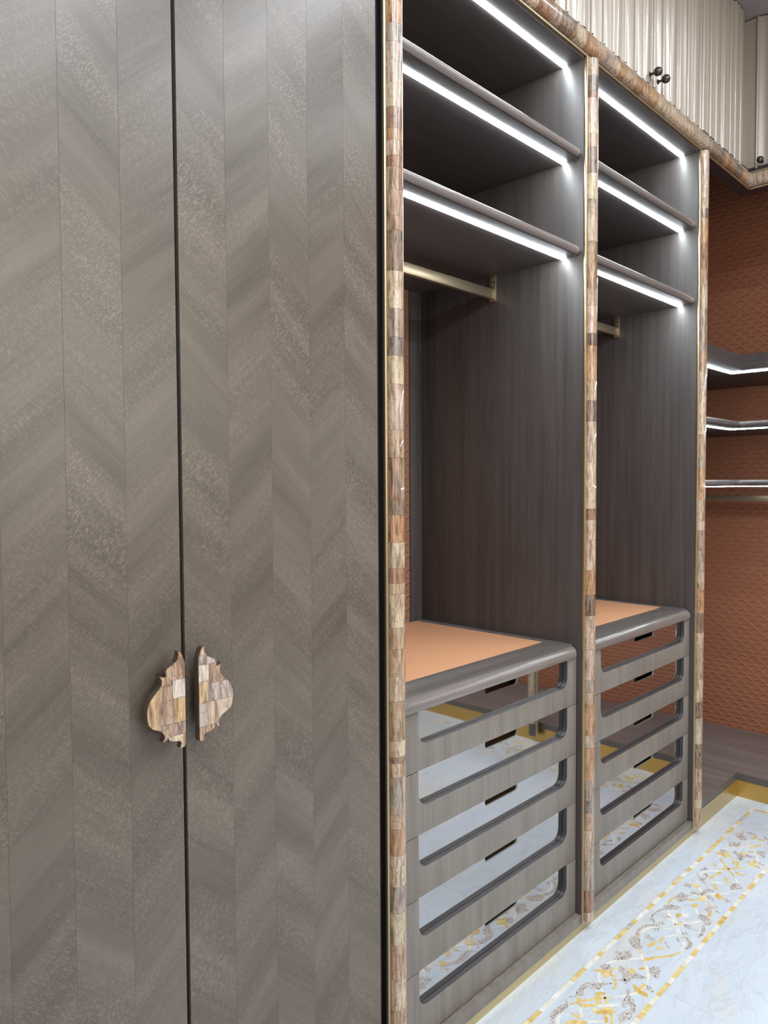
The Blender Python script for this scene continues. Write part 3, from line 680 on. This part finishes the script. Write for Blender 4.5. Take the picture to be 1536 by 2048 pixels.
def bay(x0, x1, label, ox0, ox1, nx0, nx1, padx1, wall_r):
    rt = root('open_shelf_bay', ((x0+x1)/2, 0.3, 0), label, 'shelf unit')
    box('side_panel', x0-0.0235, x0, 0.001, 0.63, 0.024, 2.585, M['wood_v'], rt, 0.0005)
    box('side_panel', x1, x1+wall_r, 0.001, 0.63, 0.024, 2.585, M['wood_v'], rt, 0.0005)
    box('back_panel', x0, x1-0.0605, 0.634, 0.646, 0.06, 2.58, M['leather_back'], rt, 0)
    box('back_stile', x1-0.060, x1, 0.628, 0.646, 0.06, 2.58, M['wood_v'], rt, 0.0005)
    tp = box('top_panel', x0, x1, 0.001, 0.627, 2.582, 2.588, M['wood_h'], rt, 0)
    def led(par, z, a, b_):
        bm = bmesh.new()
        R = []
        for x in (a, b_):
            R.append([(x, 0.0625-0.0075, z+0.0005), (x, 0.0625-0.006, z-0.0035), (x, 0.0625+0.006, z-0.0035), (x, 0.0625+0.0075, z+0.0005)])
        loft(bm, R); mesh_obj('led_strip', bm, M['led'], par)
    led(tp, 2.582, x0+0.002, x1-0.003)
    for z in (2.303, 2.024):
        sh = nosed_board('shelf', x0+0.0005, x1-0.0005, 0.003, 0.626, z, z+0.025, 0.022, BULL, M['wood_h'], rt)
        led(sh, z, x0+0.002, x1-0.003)
    # hanging rail with its two brackets
    hr = box('hanging_rail', x0+0.011, x1-0.011, 0.309, 0.324, 1.947, 1.978, M['rail'], rt, 0.0012)
    for a, b_, sx in ((x0+0.0005, x0+0.0105, 1), (x1-0.0105, x1-0.0005, -1)):
        bm = bmesh.new(); add_box(bm, a, b_, 0.306, 0.329, 1.941, 2.0235, 0.001)
        fx = b_ if sx > 0 else a
        for zz in (1.994, 2.010):
            c = Vector((fx+sx*0.0008, 0.3175, zz))
            bmesh.ops.create_cone(bm, cap_ends=True, segments=12, radius1=0.0032, radius2=0.0026, depth=0.0018, matrix=Matrix.Translation(c) @ Matrix.Rotation(PI/2*sx, 4, 'Y'))
        mesh_obj('bracket', bm, M['rail'], hr, 40)
    ct = nosed_board('counter_top', x0+0.0005, x1-0.0005, 0.003, 0.627, 0.841, 0.875, 0.030, NOSE, M['counter'], rt)
    box('leather_pad', x0+0.045, padx1, 0.113, 0.620, 0.8745, 0.8765, M['leather_pad'], ct, 0.0006)
    for zt, zb, zo in zip(DT, DB, OB):
        drawer(rt, x0+0.004, x1-0.005, ox0, ox1, nx0, nx1, zt, zb, zo)
    return rt
bay(1.1865, 1.984, 'open shelf bay with glass drawers between the nearer and middle pilasters', 1.264, 1.927, 1.540, 1.688, 1.944, 0.0235)
bay(2.0325, 2.832, 'open shelf bay with glass drawers beyond the middle pilaster, next to the corner', 2.130, 2.779, 2.395, 2.545, 2.790, 0.045)

# ------------------------------------------------------------------ plinths
pl = box('baseboard_front', 0.13, 2.8775, 0.0, 0.60, 0.0, 0.0232, M['gold_base'], None, 0); structure(pl)
bm = bmesh.new(); add_box(bm, 1.163, 2.8775, -0.0015, 0.60, 0.0238, 0.054, 0.0008)
mesh_obj('plinth_board', bm, M['drawer'], pl, 40)
pf = root('corner_platform', (3.4, 0.3, 0), 'low wooden platform with gold faced plinth wrapping the leather corner', 'platform')
XP = 2.8785
def L_outline(x0, yb, ye, xi, yi, r=0.0):
    """L in plan: front run edge at y=yi, side run edge at x=xi"""
    pts = [(x0, yb), (x0, yi)]
    if r > 0:
        for i in range(7):
            a = PI/2 - (PI/2)*i/6
            pts.append((xi-r+r*math.cos(a), yi-r+r*math.sin(a)))
    else: pts.append((xi, yi))
    return pts + [(xi, ye), (XW-0.001, ye), (XW-0.001, yb)]
YE = -2.6
bm = bmesh.new(); prism(bm, L_outline(XP, 0.648, YE, XR, 0.001), 'z', 0.0725, 0.102); bm.normal_update()
for f in bm.faces: f.material_index = 0 if abs(f.normal.z) > 0.5 else 1
mesh_obj('platform_top', bm, [M['wood_y'], M['fascia']], pf)
bm = bmesh.new(); add_box(bm, XP, XR+0.001, 0.0, 0.012, 0.0, 0.0715)
mesh_obj('gold_plinth', bm, M['gold_base'], pf)
bm = bmesh.new(); add_box(bm, XR+0.0012, XR+0.012, YE, 0.0, 0.0, 0.0715)
mesh_obj('gold_plinth', bm, M['gold_deep'], pf)

# ------------------------------------------------------------------ corner shelves, rail, soffit
def corner_shelf(label, z0, z1, r, steps, xi, yi):
    bm = bmesh.new()
    if steps:   # moulded fascia in two steps
        loft(bm, [[(x, y, z) for x, y in L_outline(XP, 0.648, YE, xi+d, yi+d)] for d, z in ((0.0, z0), (0.0, z0+0.030), (0.006, z0+0.034), (0.006, z1-0.002), (0.008, z1))])
    else:
        h = (z1-z0)/2
        loft(bm, [[(x, y, z0+h+h*math.sin(math.radians(a))) for x, y in L_outline(XP, 0.648, YE, xi+h*(1-math.cos(math.radians(a))), yi+h*(1-math.cos(math.radians(a))), r)] for a in (-90, -65, -40, -15, 15, 40, 65, 90)])
    rt = mesh_obj('corner_shelf', bm, M['wood_h'], None, 40)
    rt['label'] = label; rt['category'] = 'shelf'; rt['group'] = 'shelves in the leather corner'
    bm = bmesh.new()
    def ring(d, z): return [(x, y, z) for x, y in ((XP+0.003, yi+d), (xi+d, yi+d), (xi+d, YE+0.01))]
    loft(bm, [ring(0.052, z0+0.0005), ring(0.0535, z0-0.0035), ring(0.0655, z0-0.0035), ring(0.067, z0+0.0005)], cap=False, closed=False)
    mesh_obj('led_strip', bm, M['led'], rt)
    return rt
corner_shelf('upper thick corner shelf with stepped edge and light strip below', 1.826, 1.892, 0, True, 3.305, -0.004)
corner_shelf('middle rounded corner shelf glowing at its edge, on terracotta wall', 1.585, 1.612, 0.03, False, 3.30, -0.004)
corner_shelf('lowest rounded corner shelf at eye level above the brass rail', 1.340, 1.366, 0.03, False, 3.30, -0.004)
bm = bmesh.new(); add_box(bm, 3.612, 3.628, YE+0.06, 0.63, 1.267, 1.294, 0.001)
o = mesh_obj('wall_rail', bm, M['rail'], None, 40); o['label'] = 'flat brass hanging rail below the lowest corner shelf'; o['category'] = 'rail'
bm = bmesh.new()
for yy in (0.40, -0.6, -1.6): add_box(bm, 3.614, 3.626, yy-0.01, yy+0.01, 1.2935, 1.3405, 0.0008)
mesh_obj('hanger', bm, M['rail'], o)
bm = bmesh.new(); add_box(bm, XP, CXC+0.05, 0.0045, 0.050, CZ0-0.0005, 2.68, 0.0005); add_box(bm, CXC+0.0045, CXC+0.05, YE, 0.0045, CZ0-0.0005, 2.68, 0.0005)
o = mesh_obj('corner_soffit', bm, M['soffit'], None); structure(o); o.name = 'trim_1'

# ------------------------------------------------------------------ fluted upper cabinets
FZ0, FZ1 = 2.672, ZC-0.0005
UNIT = []
def cove(u0, u1, dep, n=9):
    return [(u0+(u1-u0)*i/n, dep*math.sin(PI*i/n)) for i in range(n+1)]
def bead(u0, u1, h, base, n=5):
    return [(u0+(u1-u0)*i/n, base-h*math.sin(PI*i/n)) for i in range(n+1)]
def flute_profile(width):
    """list of (across, inwards) for one linen-fold door"""
    P = 0.2095; reps = max(1, round(width/P)); s = width/(reps*P); out = []
    def arc(a, b_, base, dep, n=12): return [(a+(b_-a)*i/n, base+dep*math.sin(PI*i/n)) for i in range(n+1)]
    for r in range(reps):
        o = r*P
        seq = [(0.000, 0.006)] + arc(0.001, 0.009, 0.004, -0.004, 6) + [(0.0095, 0.009)] + arc(0.010, 0.072, 0.009, 0.011)
        seq += [(0.0725, 0.004)] + arc(0.073, 0.080, 0.004, -0.004, 6) + [(0.0805, 0.007)] + arc(0.081, 0.131, 0.007, 0.009)
        seq += [(0.1315, 0.005)] + arc(0.132, 0.140, 0.005, -0.004, 6) + arc(0.1405, 0.147, 0.006, -0.003, 5) + [(0.1475, 0.010)]
        seq += arc(0.148, 0.196, 0.010, -0.008) + [(0.1965, 0.009)] + arc(0.197, 0.203, 0.007, -0.004, 5) + arc(0.2035, 0.209, 0.008, -0.003, 5)
        out += [((o+u)*s, v) for u, v in seq]
    out.append((width, 0.004))
    return out
def fluted_door(place, a0, a1, parent):
    prof_ = flute_profile(a1-a0); bm = bmesh.new()
    ring = [(a0+u, v) for u, v in prof_] + [(a1, 0.024), (a0, 0.024)]
    q = []
    for p in ring:
        if not q or abs(p[0]-q[-1][0])+abs(p[1]-q[-1][1]) > 1e-6: q.append(p)
    loft(bm, [[place(u, v, z) for u, v in q] for z in (FZ0, FZ1-0.006)])
    return mesh_obj('door', bm, M['fluted'], parent, 35)
def knob(place, u, z, door):
    bm = bmesh.new(); n = 20
    pr = [(0.0075, 0.0), (0.0075, 0.003), (0.004, 0.004), (0.0036, 0.013), (0.006, 0.015), (0.0105, 0.019), (0.0130, 0.0245), (0.0135, 0.029), (0.0125, 0.034), (0.0095, 0.0385), (0.005, 0.0415), (0.0012, 0.0425)]
    rings = []
    for r, o in pr:
        ring = []
        for i in range(n):
            rr = r*(1.0 + (0.05 if (i % 2 and r > 0.006) else 0)); a = 2*PI*i/n
            ring.append(place(u + rr*math.cos(a), 0.003-o, z + rr*math.sin(a)))
        rings.append(ring)
    loft(bm, rings); mesh_obj('knob', bm, M['bronze'], door, 40)
def upper(place, a0, a1, splits, label, knobs, zbot):
    p = place(a0, 0.3, FZ0)
    rt = root('fluted_cabinet', (p[0], p[1], p[2]), label, 'cabinet', 'fluted upper cabinets')
    bm = bmesh.new()
    ring = [place(a, d, zbot) for a, d in ((a0, 0.026), (a1, 0.026), (a1, 0.62), (a0, 0.62))]
    loft(bm, [ring, [(x, y, FZ1) for x, y, z in ring]])
    mesh_obj('cabinet_body', bm, M['dark'], rt)
    for i, (b0, b1) in enumerate(splits):
        d = fluted_door(place, b0+0.001, b1-0.001, rt)
        for (ku, kz) in knobs:
            if b0 < ku < b1: knob(place, ku, kz, d)
    return rt
front = lambda u, v, z: (u, v-0.002, z)
side = lambda u, v, z: (CXC-0.002+v, -u, z)
upper(front, 0.35, 1.185, [(0.35, 0.767), (0.767, 1.185)], 'fluted champagne cabinet above the tall wardrobe', [], 2.70)
upper(front, 1.187, 2.023, [(1.187, 1.605), (1.605, 2.023)], 'fluted champagne cabinet above the nearer open bay', [(1.575, 2.69), (1.635, 2.69)], 2.70)
upper(front, 2.025, 2.861, [(2.025, 2.443), (2.443, 2.861)], 'fluted champagne cabinet with a pair of knobs above the second open bay', [(2.412, 2.700), (2.474, 2.700)], 2.70)
uc = upper(front, 2.863, 3.30, [(2.863, 3.281)], 'fluted champagne cabinet above the corner, ending at a narrow stepped post', [], 2.83)
bm = bmesh.new(); add_box(bm, 3.283, 3.300, 0.001, 0.024, FZ0, FZ1-0.006, 0.001); add_box(bm, 3.302, 3.316, 0.006, 0.024, FZ0, FZ1-0.006, 0.001); add_box(bm, 3.317, 3.328, 0.012, 0.024, FZ0, FZ1-0.006, 0.001)
mesh_obj('stepped_post', bm, M['fluted'], uc, 40)
bm = bmesh.new(); add_box(bm, 3.330, CXC+0.028, 0.0265, 0.045, FZ0, FZ1-0.006); add_box(bm, CXC+0.006, CXC+0.022, -0.0215, 0.026, FZ0, FZ1-0.006)
mesh_obj('corner_filler', bm, M['fluted'], uc)
upper(side, 0.022, 0.858, [(0.022, 0.44), (0.44, 0.858)], 'fluted champagne cabinet with a round bronze knob on the side run', [(0.052, 2.692), (0.83, 2.69)], 2.83)
upper(side, 0.860, 1.696, [(0.860, 1.278), (1.278, 1.696)], 'fluted champagne cabinet farther along the side run, out past the frame', [(1.25, 2.69), (1.31, 2.69)], 2.83)
